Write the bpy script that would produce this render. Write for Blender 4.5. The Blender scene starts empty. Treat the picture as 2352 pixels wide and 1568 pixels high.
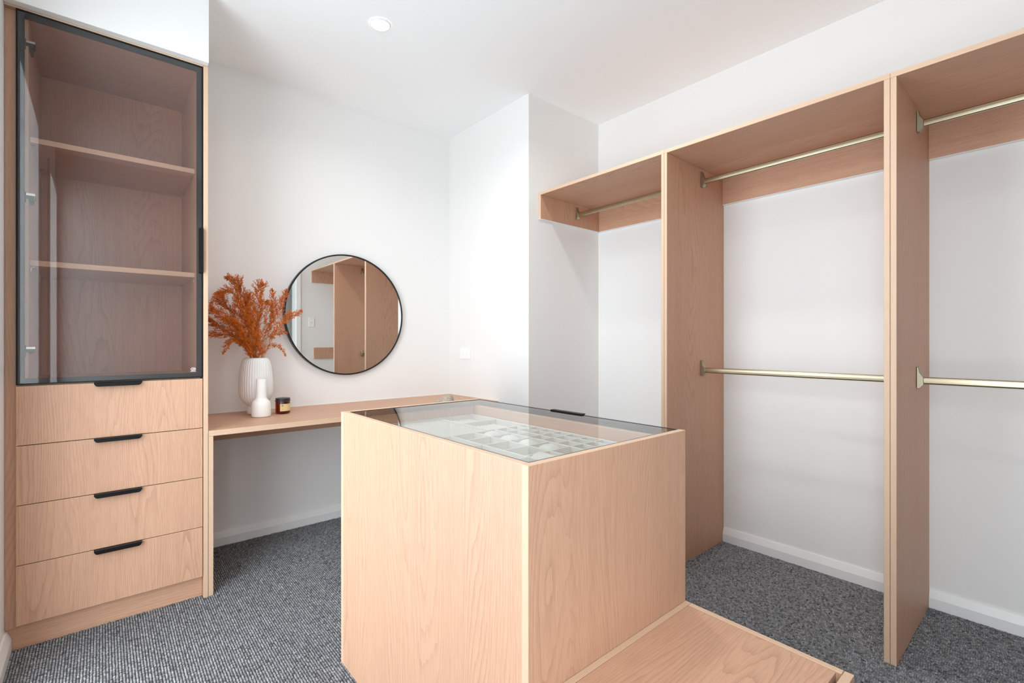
import bpy, bmesh, math, random
import numpy as np
from mathutils import Vector, Matrix

random.seed(7)
SC = bpy.context.scene
COL = SC.collection

# ------------------------------------------------------------------ camera
cam_d = bpy.data.cameras.new('camera')
cam_d.sensor_width = 36.0
cam_d.lens = 36.0 * 1101.96 / 2352.0
cam_d.clip_start = 0.02
cam = bpy.data.objects.new('camera', cam_d)
cam.location = (0, 0, 1.14)
cam.rotation_euler = (math.pi / 2, 0, -math.radians(40.6134))
COL.objects.link(cam)
SC.camera = cam

# ------------------------------------------------------------------ world, lights, exposure
W = bpy.data.worlds.new('world')
SC.world = W
W.use_nodes = True
bg = W.node_tree.nodes['Background']
bg.inputs[0].default_value = (0.83, 0.925, 1.0, 1)
bg.inputs[1].default_value = 6.0

OPENINGS = [(-0.34, 0.42), (1.26, 2.17)]           # two tall openings in the left wall, outside the photo, that let the daylight in
OPEN_Z = 2.35
XL = -0.266                                       # left wall face


def area_light(name, loc, rot, sx, sy, power, color, spread=math.pi, shape='RECTANGLE'):
    d = bpy.data.lights.new(name, 'AREA')
    d.shape = shape
    d.size = sx
    if shape == 'RECTANGLE':
        d.size_y = sy
    d.energy = power
    d.color = color
    d.spread = spread
    o = bpy.data.objects.new(name, d)
    o.location = loc
    o.rotation_euler = rot
    COL.objects.link(o)
    return o


for oa, ob in OPENINGS:
    portal = area_light('daylight_portal', (XL - 0.14, (oa + ob) / 2, OPEN_Z / 2), (0, -math.pi / 2, 0), OPEN_Z, ob - oa, 1.0, (1, 1, 1))
    portal.data.cycles.is_portal = True

DOWN_AND_FILL_LIGHTS = [(1.038, 2.20), (1.038, 0.45), (1.66, 1.36)]  # only the one over the desk is known; the rest are added fill
DOWN_W = [3.0, 2.0, 4.0]
for (dx, dy), dw_ in zip(DOWN_AND_FILL_LIGHTS, DOWN_W):
    area_light('downlight_and_fill_lamp', (dx, dy, 2.676), (0, 0, 0), 0.08, 0.08, dw_, (0.98, 0.985, 0.98),
               spread=math.radians(150), shape='DISK')

vs = SC.view_settings
vs.view_transform = 'Standard'
vs.look = 'None'
vs.exposure = 0.39
vs.gamma = 1.0
vs.use_curve_mapping = False
SC.cycles.max_bounces = 14
SC.cycles.diffuse_bounces = 8
SC.cycles.glossy_bounces = 5
SC.cycles.transparent_max_bounces = 12
SC.cycles.sample_clamp_indirect = 6.0

# ------------------------------------------------------------------ materials


def srgb(r, g, b):
    f = lambda c: (c / 255 / 12.92) if c <= 10 else ((c / 255 + 0.055) / 1.055) ** 2.4
    return (f(r), f(g), f(b), 1)


def new_mat(name):
    m = bpy.data.materials.new(name)
    m.use_nodes = True
    nt = m.node_tree
    return m, nt, nt.nodes['Principled BSDF']


def plain(name, col, rough=0.5, metal=0.0, noise=0.0, nscale=40.0, bump=0.0, spec=0.5):
    m, nt, p = new_mat(name)
    p.inputs['Base Color'].default_value = col if len(col) == 4 else (*col, 1)
    p.inputs['Roughness'].default_value = rough
    p.inputs['Metallic'].default_value = metal
    p.inputs['Specular IOR Level'].default_value = spec
    if noise or bump:
        tc = nt.nodes.new('ShaderNodeTexCoord')
        n = nt.nodes.new('ShaderNodeTexNoise')
        n.inputs['Scale'].default_value = nscale
        n.inputs['Detail'].default_value = 4
        nt.links.new(tc.outputs['Object'], n.inputs['Vector'])
        if noise:
            r = nt.nodes.new('ShaderNodeValToRGB')
            c = Vector(p.inputs['Base Color'].default_value[:3])
            r.color_ramp.elements[0].position = 0.3
            r.color_ramp.elements[1].position = 0.7
            r.color_ramp.elements[0].color = (*(c * (1 - noise)), 1)
            r.color_ramp.elements[1].color = (*(c * (1 + noise)), 1)
            nt.links.new(n.outputs[0], r.inputs[0])
            nt.links.new(r.outputs[0], p.inputs['Base Color'])
        if bump:
            b = nt.nodes.new('ShaderNodeBump')
            b.inputs['Strength'].default_value = 0.4
            b.inputs['Distance'].default_value = bump
            nt.links.new(n.outputs[0], b.inputs['Height'])
            nt.links.new(b.outputs[0], p.inputs['Normal'])
    return m


def wood(name, axis, light, dark, lines=11.0, line_amt=0.40, pore_amt=0.62, rough=0.50):
    """oak laminate: contour lines of a stretched noise field (cathedrals) plus fine pores along the grain"""
    m, nt, p = new_mat(name)
    N, L = nt.nodes.new, nt.links.new
    tc = N('ShaderNodeTexCoord')
    oi = N('ShaderNodeObjectInfo')
    mul = N('ShaderNodeVectorMath'); mul.operation = 'SCALE'
    mul.inputs[0].default_value = (13.1, 7.7, 9.3)
    L(oi.outputs['Random'], mul.inputs['Scale'])
    add = N('ShaderNodeVectorMath'); add.operation = 'ADD'
    L(tc.outputs['Object'], add.inputs[0]); L(mul.outputs[0], add.inputs[1])

    def stretched(across, along):
        mp = N('ShaderNodeMapping')
        s = [across] * 3
        s['xyz'.index(axis)] = along
        mp.inputs['Scale'].default_value = s
        L(add.outputs[0], mp.inputs['Vector'])
        return mp.outputs[0]

    def noise(vec, detail, rough_=0.5, dist=0.0):
        n = N('ShaderNodeTexNoise')
        n.inputs['Scale'].default_value = 1.0
        n.inputs['Detail'].default_value = detail
        n.inputs['Roughness'].default_value = rough_
        n.inputs['Distortion'].default_value = dist
        L(vec, n.inputs['Vector'])
        return n.outputs[0]

    def math_(op, a, b=None):
        k = N('ShaderNodeMath'); k.operation = op
        for i, x in enumerate((a, b)):
            if x is None:
                continue
            if isinstance(x, (int, float)):
                k.inputs[i].default_value = x
            else:
                L(x, k.inputs[i])
        return k.outputs[0]

    sep = N('ShaderNodeSeparateXYZ')
    L(add.outputs[0], sep.inputs[0])
    o1, o2 = [k for k in 'XYZ' if k != axis.upper()]
    across = math_('ADD', sep.outputs[o1], math_('MULTIPLY', sep.outputs[o2], 0.83))
    field = noise(stretched(3.6, 0.50), 1.0, 0.4)
    wob = noise(stretched(30.0, 5.0), 2.0, 0.5)
    f2 = math_('ADD', across, math_('ADD', math_('MULTIPLY', field, 0.62), math_('MULTIPLY', wob, 0.016)))
    fr = math_('FRACT', math_('MULTIPLY', f2, lines * 9.0))
    mask = noise(stretched(7.0, 0.8), 1.0)
    ring = math_('MULTIPLY', math_('POWER', fr, 3.5), math_('MULTIPLY', mask, 2.0))
    pores = noise(stretched(520.0, 16.0), 2.0, 0.6)
    rp = N('ShaderNodeValToRGB')
    rp.color_ramp.elements[0].position = 0.40
    rp.color_ramp.elements[1].position = 0.66
    L(pores, rp.inputs[0])
    streak = noise(stretched(95.0, 1.6), 2.0, 0.5)
    tone = noise(stretched(3.0, 0.5), 2.0)
    v = math_('ADD', math_('MULTIPLY', ring, line_amt), math_('MULTIPLY', rp.outputs[0], pore_amt * 0.55))
    v = math_('ADD', v, math_('MULTIPLY', math_('SUBTRACT', streak, 0.5), 0.45))
    v = math_('ADD', v, math_('MULTIPLY', math_('SUBTRACT', tone, 0.5), 0.35))
    mix = N('ShaderNodeMix'); mix.data_type = 'RGBA'; mix.clamp_factor = True
    L(v, mix.inputs['Factor'])
    mix.inputs['A'].default_value = light
    mix.inputs['B'].default_value = dark
    L(mix.outputs['Result'], p.inputs['Base Color'])
    p.inputs['Roughness'].default_value = rough
    p.inputs['Specular IOR Level'].default_value = 0.6
    b = N('ShaderNodeBump')
    b.inputs['Strength'].default_value = 0.25
    b.inputs['Distance'].default_value = 0.0006
    b.invert = True
    L(v, b.inputs['Height'])
    L(b.outputs[0], p.inputs['Normal'])
    return m


def pane(name, tint, ior=1.75, refl=(1, 1, 1, 1)):
    """architectural glass: tinted transparency with a Fresnel reflection on the outer surfaces"""
    m, nt, p = new_mat(name)
    nt.nodes.remove(p)
    N, L = nt.nodes.new, nt.links.new
    out = nt.nodes['Material Output']
    tr = N('ShaderNodeBsdfTransparent'); tr.inputs[0].default_value = tint
    gl = N('ShaderNodeBsdfGlossy'); gl.inputs['Roughness'].default_value = 0.0
    gl.inputs[0].default_value = refl
    fr = N('ShaderNodeFresnel'); fr.inputs[0].default_value = ior
    ge = N('ShaderNodeNewGeometry')
    inv = N('ShaderNodeMath'); inv.operation = 'SUBTRACT'; inv.inputs[0].default_value = 1.0
    L(ge.outputs['Backfacing'], inv.inputs[1])
    mu = N('ShaderNodeMath'); mu.operation = 'MULTIPLY'
    L(fr.outputs[0], mu.inputs[0]); L(inv.outputs[0], mu.inputs[1])
    mx = N('ShaderNodeMixShader')
    L(mu.outputs[0], mx.inputs[0]); L(tr.outputs[0], mx.inputs[1]); L(gl.outputs[0], mx.inputs[2])
    L(mx.outputs[0], out.inputs[0])
    return m


def emit(name, col, s):
    m, nt, p = new_mat(name)
    p.inputs['Base Color'].default_value = (1, 1, 1, 1)
    p.inputs['Emission Color'].default_value = col
    p.inputs['Emission Strength'].default_value = s
    return m


WL, WD = (0.615, 0.362, 0.236, 1), (0.405, 0.215, 0.131, 1)
EL, ED = (0.660, 0.455, 0.315, 1), (0.550, 0.350, 0.225, 1)
M = {}
for ax in 'xyz':
    M['wood_' + ax] = wood('oak_laminate_' + ax, ax, WL, WD)
    M['edge_' + ax] = wood('oak_edge_banding_' + ax, ax, EL, ED, line_amt=0.05, pore_amt=0.5)
M['wall'] = plain('white_wall_paint', (0.825, 0.818, 0.800), 0.75)
M['ceiling'] = plain('white_ceiling_paint', (0.930, 0.945, 0.945), 0.8)
M['skirt'] = plain('white_gloss_trim_paint', (0.84, 0.84, 0.825), 0.35)
M['bead'] = plain('white_sealant', (0.88, 0.88, 0.87), 0.4)
M['floor'] = plain('carpet_backing', (0.060, 0.060, 0.062), 0.95, noise=0.3, nscale=160)
M['black'] = plain('black_powder_coat', (0.006, 0.006, 0.0065), 0.40, spec=0.2)
M['blackmirror'] = plain('black_mirror_frame', (0.010, 0.010, 0.011), 0.35)
M['gap_shade'] = plain('painted_gap_shade', (0.05, 0.04, 0.035), 0.8)  # near-black colour that puts shade into the gaps between boards
M['brass'] = plain('champagne_metal', (0.50, 0.44, 0.31), 0.32, 1.0)
M['bracket'] = plain('champagne_cast_metal', (0.40, 0.36, 0.26), 0.38, 1.0)
M['steel'] = plain('nickel_plate', (0.72, 0.70, 0.66), 0.25, 1.0)
M['darksteel'] = plain('dark_hinge_steel', (0.05, 0.048, 0.045), 0.35, 1.0)
M['bronzeglass'] = pane('bronze_tinted_glass', (0.84, 0.80, 0.785, 1))
M['clearglass'] = pane('clear_glass', (0.93, 0.94, 0.93, 1), ior=1.55)
M['mirror'] = plain('silvered_mirror', (0.90, 0.91, 0.90), 0.0, 1.0)
M['velvet'] = plain('cream_velvet', (0.64, 0.615, 0.56), 0.95, noise=0.03, nscale=300)
M['pillow'] = plain('cream_suede', (0.68, 0.66, 0.61), 0.9, bump=0.0006, nscale=120)
M['plastic'] = plain('white_plastic', (0.90, 0.90, 0.89), 0.3)
M['slot'] = plain('socket_slot_grey', (0.35, 0.35, 0.35), 0.6)
M['ceramic'] = plain('white_glazed_ceramic', (0.83, 0.83, 0.82), 0.16)
M['matte_ceramic'] = plain('white_matte_ceramic', (0.87, 0.86, 0.83), 0.55)
M['amber'] = pane('amber_glass', (0.66, 0.27, 0.04, 1), ior=1.5)
M['wax'] = plain('cream_yellow_wax', (0.80, 0.56, 0.25), 0.5)  # cream-yellow wax in one even colour
M['lid'] = plain('black_lid_plastic', (0.020, 0.020, 0.021), 0.35)
M['paper'] = plain('kraft_label_paper', (0.74, 0.56, 0.27), 0.7, noise=0.05, nscale=200)
M['ink'] = plain('dark_print_ink', (0.10, 0.075, 0.04), 0.7)
M['paleink'] = plain('brown_print_ink', (0.42, 0.29, 0.12), 0.7)
M['etch'] = plain('white_glass_print', (0.85, 0.85, 0.85), 0.6)
M['etch2'] = plain('pale_glass_print', (0.62, 0.62, 0.61), 0.6)
M['floret'] = plain('burnt_orange_dried_floret', (0.60, 0.150, 0.008), 0.8, noise=0.5, nscale=70)
M['stalk'] = plain('ochre_dried_stalk', (0.52, 0.22, 0.03), 0.7)
M['boucle'] = plain('oatmeal_boucle_fabric', (0.36, 0.31, 0.245), 0.95, noise=0.5, nscale=160, bump=0.004)
M['glow'] = emit('lamp_diffuser', (1.0, 0.97, 0.92, 1), 14.0)
M['doorpaint'] = plain('white_door_paint', (0.84, 0.84, 0.83), 0.4)

# carpet yarn with a tone per loop
m, nt, p = new_mat('grey_heather_yarn')
at = nt.nodes.new('ShaderNodeAttribute'); at.attribute_name = 'tone'
rp = nt.nodes.new('ShaderNodeValToRGB')
rp.color_ramp.elements[0].color = (0.075, 0.075, 0.078, 1)
rp.color_ramp.elements[1].color = (0.46, 0.46, 0.465, 1)
nt.links.new(at.outputs['Fac'], rp.inputs[0])
nt.links.new(rp.outputs[0], p.inputs['Base Color'])
p.inputs['Roughness'].default_value = 0.95
p.inputs['Specular IOR Level'].default_value = 0.15
tc = nt.nodes.new('ShaderNodeTexCoord'); nz = nt.nodes.new('ShaderNodeTexNoise'); nz.inputs['Scale'].default_value = 700
bp_ = nt.nodes.new('ShaderNodeBump'); bp_.inputs['Distance'].default_value = 0.0015; bp_.inputs['Strength'].default_value = 0.7
nt.links.new(tc.outputs['Object'], nz.inputs['Vector']); nt.links.new(nz.outputs[0], bp_.inputs['Height']); nt.links.new(bp_.outputs[0], p.inputs['Normal'])
M['yarn'] = m

# ------------------------------------------------------------------ building helpers


def root_of(o):
    while o.parent:
        o = o.parent
    return o


def mesh_from(name, bm, mats, smooth=False):
    me = bpy.data.meshes.new(name)
    bm.normal_update()
    bm.to_mesh(me)
    bm.free()
    for mt in mats:
        me.materials.append(mt)
    if smooth:
        for f in me.polygons:
            f.use_smooth = True
        me.set_sharp_from_angle(angle=math.radians(40))
    return me


def part(name, bm, mats, parent=None, label=None, smooth=False):
    """bm is in world coordinates; the mesh is stored relative to the root of its thing"""
    if not isinstance(mats, (list, tuple)):
        mats = [mats]
    mats = [M[k] if isinstance(k, str) else k for k in mats]
    if parent:
        bmesh.ops.translate(bm, verts=bm.verts, vec=-Vector(root_of(parent).location))
    o = bpy.data.objects.new(name, mesh_from(name, bm, mats, smooth))
    COL.objects.link(o)
    if parent:
        o.parent = parent
    if label:
        o['label'] = label
    return o


def thing(name, label, cat, loc, group=None):
    o = bpy.data.objects.new(name, None)
    o.empty_display_size = 0.05
    o.location = loc
    COL.objects.link(o)
    o['label'] = label
    o['category'] = cat
    if group:
        o['group'] = group
    return o


def structure(name, bm, mats, label=None, smooth=False, parent=None):
    o = part(name, bm, mats, parent, label, smooth)
    if not parent:
        o['kind'] = 'structure'
    return o


def box(bm, x0, x1, y0, y1, z0, z1, bev=0.0, mat=0, segs=1):
    vs_ = [bm.verts.new((x, y, z)) for x in (x0, x1) for y in (y0, y1) for z in (z0, z1)]
    idx = [(0, 1, 3, 2), (4, 6, 7, 5), (0, 4, 5, 1), (2, 3, 7, 6), (0, 2, 6, 4), (1, 5, 7, 3)]
    fs = [bm.faces.new([vs_[i] for i in f]) for f in idx]
    for f in fs:
        f.material_index = mat
    if bev:
        es = list({e for f in fs for e in f.edges})
        bmesh.ops.bevel(bm, geom=es, offset=bev, segments=segs, affect='EDGES', profile=0.5)
    return fs


def BX(*a, **k):
    bm = bmesh.new()
    box(bm, *a, **k)
    return bm


def board(name, x0, x1, y0, y1, z0, z1, grain, parent, label=None, bev=0.0007, edge=None):
    """laminated board: wood on the two large faces, lighter banding on the thin edges"""
    d = (x1 - x0, y1 - y0, z1 - z0)
    t = d.index(min(d))
    bm = BX(x0, x1, y0, y1, z0, z1, bev=bev)
    bm.normal_update()
    for f in bm.faces:
        f.material_index = 0 if abs(f.normal[t]) > 0.9 else 1
    return part(name, bm, ['wood_' + grain, 'edge_' + (edge or grain)], parent, label)


def prism(bm, pts, axis, a, b, mat=0):
    """extrude polygon pts (2-D in the other two axes, cyclic order) from a to b along axis"""
    def P(u, v, w):
        return {'x': (w, u, v), 'y': (u, w, v), 'z': (u, v, w)}[axis]
    A = [bm.verts.new(P(u, v, a)) for u, v in pts]
    B = [bm.verts.new(P(u, v, b)) for u, v in pts]
    n = len(pts)
    fs = [bm.faces.new([A[i], A[(i + 1) % n], B[(i + 1) % n], B[i]]) for i in range(n)]
    fs.append(bm.faces.new(A[::-1]))
    fs.append(bm.faces.new(B))
    for f in fs:
        f.material_index = mat
    bmesh.ops.recalc_face_normals(bm, faces=fs)
    return fs


def lathe(bm, prof, cx, cy, n=48, ripple=0, amp=None, mat=0):
    """revolve (r, z) profile about a vertical axis; amp gives rib depth per profile point"""
    rows = []
    for i, (r, z) in enumerate(prof):
        a_ = amp[i] if amp else 0
        if r < 1e-6:
            rows.append([bm.verts.new((cx, cy, z))])
            continue
        row = []
        for k in range(n):
            t = 2 * math.pi * k / n
            rr = r + (a_ * (abs(math.cos(ripple * t / 2)) ** 0.7 - 1) if ripple else 0)
            row.append(bm.verts.new((cx + rr * math.cos(t), cy + rr * math.sin(t), z)))
        rows.append(row)
    for a, b in zip(rows, rows[1:]):
        for k in range(n):
            k2 = (k + 1) % n
            if len(a) == 1 and len(b) > 1:
                f = bm.faces.new([a[0], b[k2], b[k]])
            elif len(b) == 1 and len(a) > 1:
                f = bm.faces.new([a[k], a[k2], b[0]])
            elif len(a) > 1:
                f = bm.faces.new([a[k], a[k2], b[k2], b[k]])
            else:
                continue
            f.material_index = mat


def tube(bm, pts, radii, n=6, mat=0):
    pts = [Vector(p_) for p_ in pts]
    rings = []
    for i, p_ in enumerate(pts):
        t = (pts[min(i + 1, len(pts) - 1)] - pts[max(i - 1, 0)]).normalized()
        u = t.cross(Vector((0.31, 0.17, 0.93)))
        if u.length < 1e-3:
            u = t.cross(Vector((1, 0, 0)))
        u.normalize()
        w = t.cross(u)
        r = radii[i] if isinstance(radii, (list, tuple)) else radii
        rings.append([bm.verts.new(p_ + (u * math.cos(2 * math.pi * k / n) + w * math.sin(2 * math.pi * k / n)) * r) for k in range(n)])
    for a, b in zip(rings, rings[1:]):
        for k in range(n):
            f = bm.faces.new([a[k], a[(k + 1) % n], b[(k + 1) % n], b[k]])
            f.material_index = mat
    bm.faces.new(rings[0][::-1])
    bm.faces.new(rings[-1])


def copy_tree(o, parent=None):
    c = o.copy()
    COL.objects.link(c)
    if parent:
        c.parent = parent
    for ch in list(o.children):
        copy_tree(ch, c)
    return c


# ------------------------------------------------------------------ the room
YM, XN, YR, XH, ZC, YB = 3.10, 2.0308, 2.2075, 2.7092, 2.6908, -0.40
T = 0.12

bm = BX(XL - 0.6, XH + T, YB - 1.5, YM + T, -0.10, 0.0)
floor = structure('floor', bm, 'floor', 'grey loop pile carpet laid in straight ribs')
structure('ceiling', BX(XL - T, XH + T, YB - T, YM + T, ZC, ZC + 0.1), 'ceiling', 'flat white ceiling')
structure('wall_back', BX(XL - T, XN, YM, YM + T, 0, ZC), 'wall', 'off-white wall behind the desk and round mirror')
structure('wall_corner', BX(XN, XH + T, YR, YM + T, 0, ZC), 'wall', 'white projecting wall corner between desk and wardrobe')
structure('wall_right', BX(XH, XH + T, YB, YR, 0, ZC), 'wall', 'white wall behind the hanging rods')
bm = bmesh.new()
(A0, A1), (B0, B1) = OPENINGS
box(bm, XL - T, XL, B1, YM, 0, ZC)
box(bm, XL - T, XL, A1, B0, 0, ZC)
box(bm, XL - T, XL, YB, A0, 0, ZC)
for oa, ob in OPENINGS:
    box(bm, XL - T, XL, oa, ob, OPEN_Z, ZC)
structure('wall_left', bm, 'wall', 'white wall left of the glass-door cabinet')
# wall behind the camera, with a doorway (its edge shows in the mirror); the dim hall is added to cut bounced light
bm = bmesh.new()
DX0, DX1, DZ = 0.90, 1.925, 2.10
box(bm, XL - T, DX0, YB - T, YB, 0, ZC)
box(bm, DX1, XH + T, YB - T, YB, 0, ZC)
box(bm, DX0, DX1, YB - T, YB, DZ, ZC)
structure('wall_front', bm, 'wall', 'white wall behind the camera, seen in the mirror')
bm = bmesh.new()
HY = -1.75
box(bm, DX0 - 0.5 - T, DX0 - 0.5, HY, YB - T, 0, DZ + 0.3)
box(bm, DX1 + 0.3, DX1 + 0.3 + T, HY, YB - T, 0, DZ + 0.3)
box(bm, DX0 - 0.5 - T, DX1 + 0.3 + T, HY - T, HY, 0, DZ + 0.3)
box(bm, DX0 - 0.5 - T, DX1 + 0.3 + T, HY - T, YB - T, DZ + 0.3, DZ + 0.4)
structure('wall_added_hall', bm, 'wall', 'unseen dim hall added behind the camera to cut bounced light')
bm = bmesh.new()
for ya_, yb_ in ((YB, YB + 0.018), (YB - T - 0.018, YB - T)):
    box(bm, DX0 - 0.055, DX0 + 0.004, ya_, yb_, 0, DZ + 0.055, bev=0.003)
    box(bm, DX1 - 0.004, DX1 + 0.055, ya_, yb_, 0, DZ + 0.055, bev=0.003)
    box(bm, DX0 - 0.055, DX1 + 0.055, ya_, yb_, DZ - 0.004, DZ + 0.055, bev=0.003)
box(bm, DX0 - 0.0005, DX0 + 0.015, YB - T, YB, 0, DZ)
box(bm, DX1 - 0.015, DX1 + 0.0005, YB - T, YB, 0, DZ)
structure('trim_1', bm, 'skirt', 'white door architrave seen in the mirror')
# frames of the openings that the daylight comes through
for k, (oa, ob) in enumerate(OPENINGS):
    bm = bmesh.new()
    box(bm, XL - T - 0.005, XL + 0.012, ob - 0.02, ob + 0.045, 0, OPEN_Z + 0.045, bev=0.002)
    box(bm, XL - T - 0.005, XL + 0.012, oa - 0.045, oa + 0.02, 0, OPEN_Z + 0.045, bev=0.002)
    box(bm, XL - T - 0.005, XL + 0.012, oa, ob, OPEN_Z - 0.02, OPEN_Z + 0.045, bev=0.002)
    structure('trim_%d' % (k + 2), bm, 'skirt', ['white frame of the opening in the left wall beside the camera', 'white frame of the opening in the left wall beside the cabinet'][k])

# bulkhead over the cabinet
YC = 2.508                 # front plane of drawers, desk and glass door
YBK = 2.474
structure('wall_bulkhead', BX(XL, 0.3625, YBK, YM, 2.3665, ZC, bev=0.001), 'wall', 'white bulkhead above the tall cabinet')

# skirting: flat foot, bevel, thin top
SK = [(0, 0), (0.018, 0), (0.018, 0.046), (0.008, 0.074), (0.006, 0.079), (0, 0.079)]


def skirt(name, runs, label):
    bm = bmesh.new()
    for axis, face, sign, a, b in runs:
        if axis == 'y':      # runs along y on a wall x = face, growing to sign
            prism(bm, [(face + sign * u, z) for u, z in SK], 'y', a, b)
        else:
            prism(bm, [(face + sign * u, z) for u, z in SK], 'x', a, b)
    structure(name, bm, 'skirt', label)


P1B, P1A, P2B, P2A = 1.3271, 1.2954, 0.4347, 0.3985      # outer faces of the two double uprights
skirt('baseboard_back', [('x', YM, -1, 0.388, XN)], 'white skirting board below the desk')
skirt('baseboard_corner', [('y', XN, -1, YR - 0.018, YM), ('x', YR, -1, XN - 0.018, XH)], 'white skirting board around the wall corner')
skirt('baseboard_right', [('y', XH, -1, P1B + 0.001, YR - 0.018), ('y', XH, -1, P2B + 0.001, P1A - 0.001), ('y', XH, -1, YB, P2A - 0.001)],
      'white skirting board below the hanging rods')
skirt('baseboard_left', [('y', XL, 1, B1 + 0.046, YC + 0.028), ('y', XL, 1, A1 + 0.046, B0 - 0.046)], 'white skirting board left of the cabinet')
skirt('baseboard_front', [('x', YB, 1, XL + 0.018, DX0 - 0.062), ('x', YB, 1, DX1 + 0.062, XH - 0.02)], 'white skirting board behind the camera')

# ------------------------------------------------------------------ carpet pile: real loops in ribs along y
rng = np.random.default_rng(3)
px_, py_ = 0.0085, 0.0068
xs = np.arange(XL + 0.004, XH - 0.003, px_)
ys = np.arange(0.0, YM - 0.004, py_)
gx, gy = np.meshgrid(xs, ys, indexing='ij')
gy = gy + rng.random((len(xs), 1)) * py_
gx = gx.ravel(); gy = gy.ravel()
keep = (gx * 0.651 + gy * 0.759) > 1.40
keep &= ~((gx > 0.655) & (gx < 1.240) & (gy > 0.32) & (gy < 1.68))          # island and bench
keep &= ~((gx < 0.388) & (gy > YC + 0.03))                                  # cabinet
keep &= ~((gx > XN - 0.02) & (gy > YR - 0.02))                              # wall corner
keep &= (gx > XL + 0.02) & (gx < XH - 0.02) & (gy < YM - 0.02)
for a, b in ((P1A, P1B), (P2A, P2B)):
    keep &= ~((gx > 2.116) & (gy > a) & (gy < b))
keep &= ~((gx > 0.345) & (gx < 0.386) & (gy > YC - 0.001))
gx = gx[keep]; gy = gy[keep]
n = len(gx)
gx = gx + rng.normal(0, 0.0004, n)
ang = rng.normal(0, 0.14, n) + math.radians(16)
hx = 0.0036 * (1 + rng.normal(0, 0.07, n)); hy = 0.0044 * (1 + rng.normal(0, 0.10, n)); hz = 0.0050 * (1 + rng.normal(0, 0.14, n))
K = 5
ck = np.cos(np.arange(K) * 2 * np.pi / K); sk = np.sin(np.arange(K) * 2 * np.pi / K)
ring0 = np.stack([ck, sk, 0 * ck], 1)
ring1 = np.stack([0.80 * ck, 0.80 * sk, 0.66 + 0 * ck], 1)
tmpl = np.concatenate([ring0, ring1, [[0, 0, 1.0]]])                        # 2 K + 1 verts
V = tmpl[None] * np.stack([hx, hy, hz], 1)[:, None, :]
ca, sa = np.cos(ang)[:, None], np.sin(ang)[:, None]
V = np.stack([V[..., 0] * ca - V[..., 1] * sa + gx[:, None], V[..., 0] * sa + V[..., 1] * ca + gy[:, None], V[..., 2]], 2)
quads = np.array([[k, (k + 1) % K, K + (k + 1) % K, K + k] for k in range(K)])
tris = np.array([[K + k, K + (k + 1) % K, 2 * K] for k in range(K)])
base = (np.arange(n) * (2 * K + 1))[:, None]
loops = np.concatenate([(base + quads.ravel()[None]), (base + tris.ravel()[None])], 1).ravel()
counts = np.tile(np.array([4] * K + [3] * K), n)
starts = np.concatenate([[0], np.cumsum(counts)[:-1]])
me = bpy.data.meshes.new('carpet_pile')
me.vertices.add(n * (2 * K + 1)); me.vertices.foreach_set('co', V.ravel().astype(np.float32))
me.loops.add(len(loops)); me.loops.foreach_set('vertex_index', loops.astype(np.int32))
me.polygons.add(len(counts)); me.polygons.foreach_set('loop_start', starts.astype(np.int32))
me.polygons.foreach_set('loop_total', counts.astype(np.int32))
me.update(calc_edges=True)
tone = np.clip(rng.normal(0.40, 0.17, n), 0, 1)
at = me.attributes.new('tone', 'FLOAT', 'POINT')
at.data.foreach_set('value', np.repeat(tone, 2 * K + 1).astype(np.float32))
me.polygons.foreach_set('use_smooth', np.ones(len(counts), bool))
me.materials.append(M['yarn'])
pile = bpy.data.objects.new('carpet_pile', me)
COL.objects.link(pile)
pile.parent = floor
pile['kind'] = 'stuff'

# ------------------------------------------------------------------ tall cabinet with glass door and four drawers
cab = thing('display_cabinet', 'tall oak cabinet with black-framed glass door over four drawers, under the bulkhead', 'cabinet', (0.05, YC + 0.03, 0))
CX0, CX1 = -0.221, 0.3385          # carcass outside
IX0, IX1 = -0.204, 0.3225          # carcass inside
YI = YC + 0.022                    # carcass front edge
board('side_panel', CX0, IX0, YI, 3.085, 0.096, 2.3625, 'z', cab)
board('side_panel', IX1, CX1, YI, 3.085, 0.096, 2.3625, 'z', cab)
board('end_panel', 0.3462, 0.3640, YC - 0.002, 3.085, 0.0, 2.3625, 'z', cab, 'full-height oak end panel with pale edge')
board('filler_strip', XL + 0.0003, CX0 - 0.001, YI, YI + 0.018, 0.086, 2.3585, 'z', cab, 'narrow oak filler against the left wall', edge='z')
board('top_filler', XL + 0.0003, 0.3455, YC + 0.001, YI + 0.02, 2.3588, 2.3655, 'x', cab)
board('back_panel', IX0, IX1, 3.030, 3.044, 0.10, 2.36, 'z', cab)
board('top_panel', IX0, IX1, YI, 3.030, 2.338, 2.356, 'x', cab)
board('base_panel', IX0, IX1, YI, 3.030, 0.970, 0.988, 'x', cab)
board('plinth', XL + 0.0003, 0.3455, YC + 0.030, YC + 0.048, 0.0, 0.096, 'x', cab, 'oak kickboard set back under the drawers')
for zt in (1.9135, 1.448):
    sh = board('shelf', IX0 + 0.001, IX1 - 0.001, YI + 0.033, 3.028, zt - 0.0205, zt, 'x', cab)
    for sx in (IX0 + 0.001, IX1 - 0.013):
        for sy in (YI + 0.06, 2.93):
            bm = BX(sx, sx + 0.012, sy, sy + 0.008, zt - 0.0245, zt - 0.0206, bev=0.0008)
            x_ = sx if sx < 0 else sx + 0.009
            box(bm, x_, x_ + 0.003, sy, sy + 0.008, zt - 0.040, zt - 0.0245)
            part('shelf_pin', bm, 'steel', sh)


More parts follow.
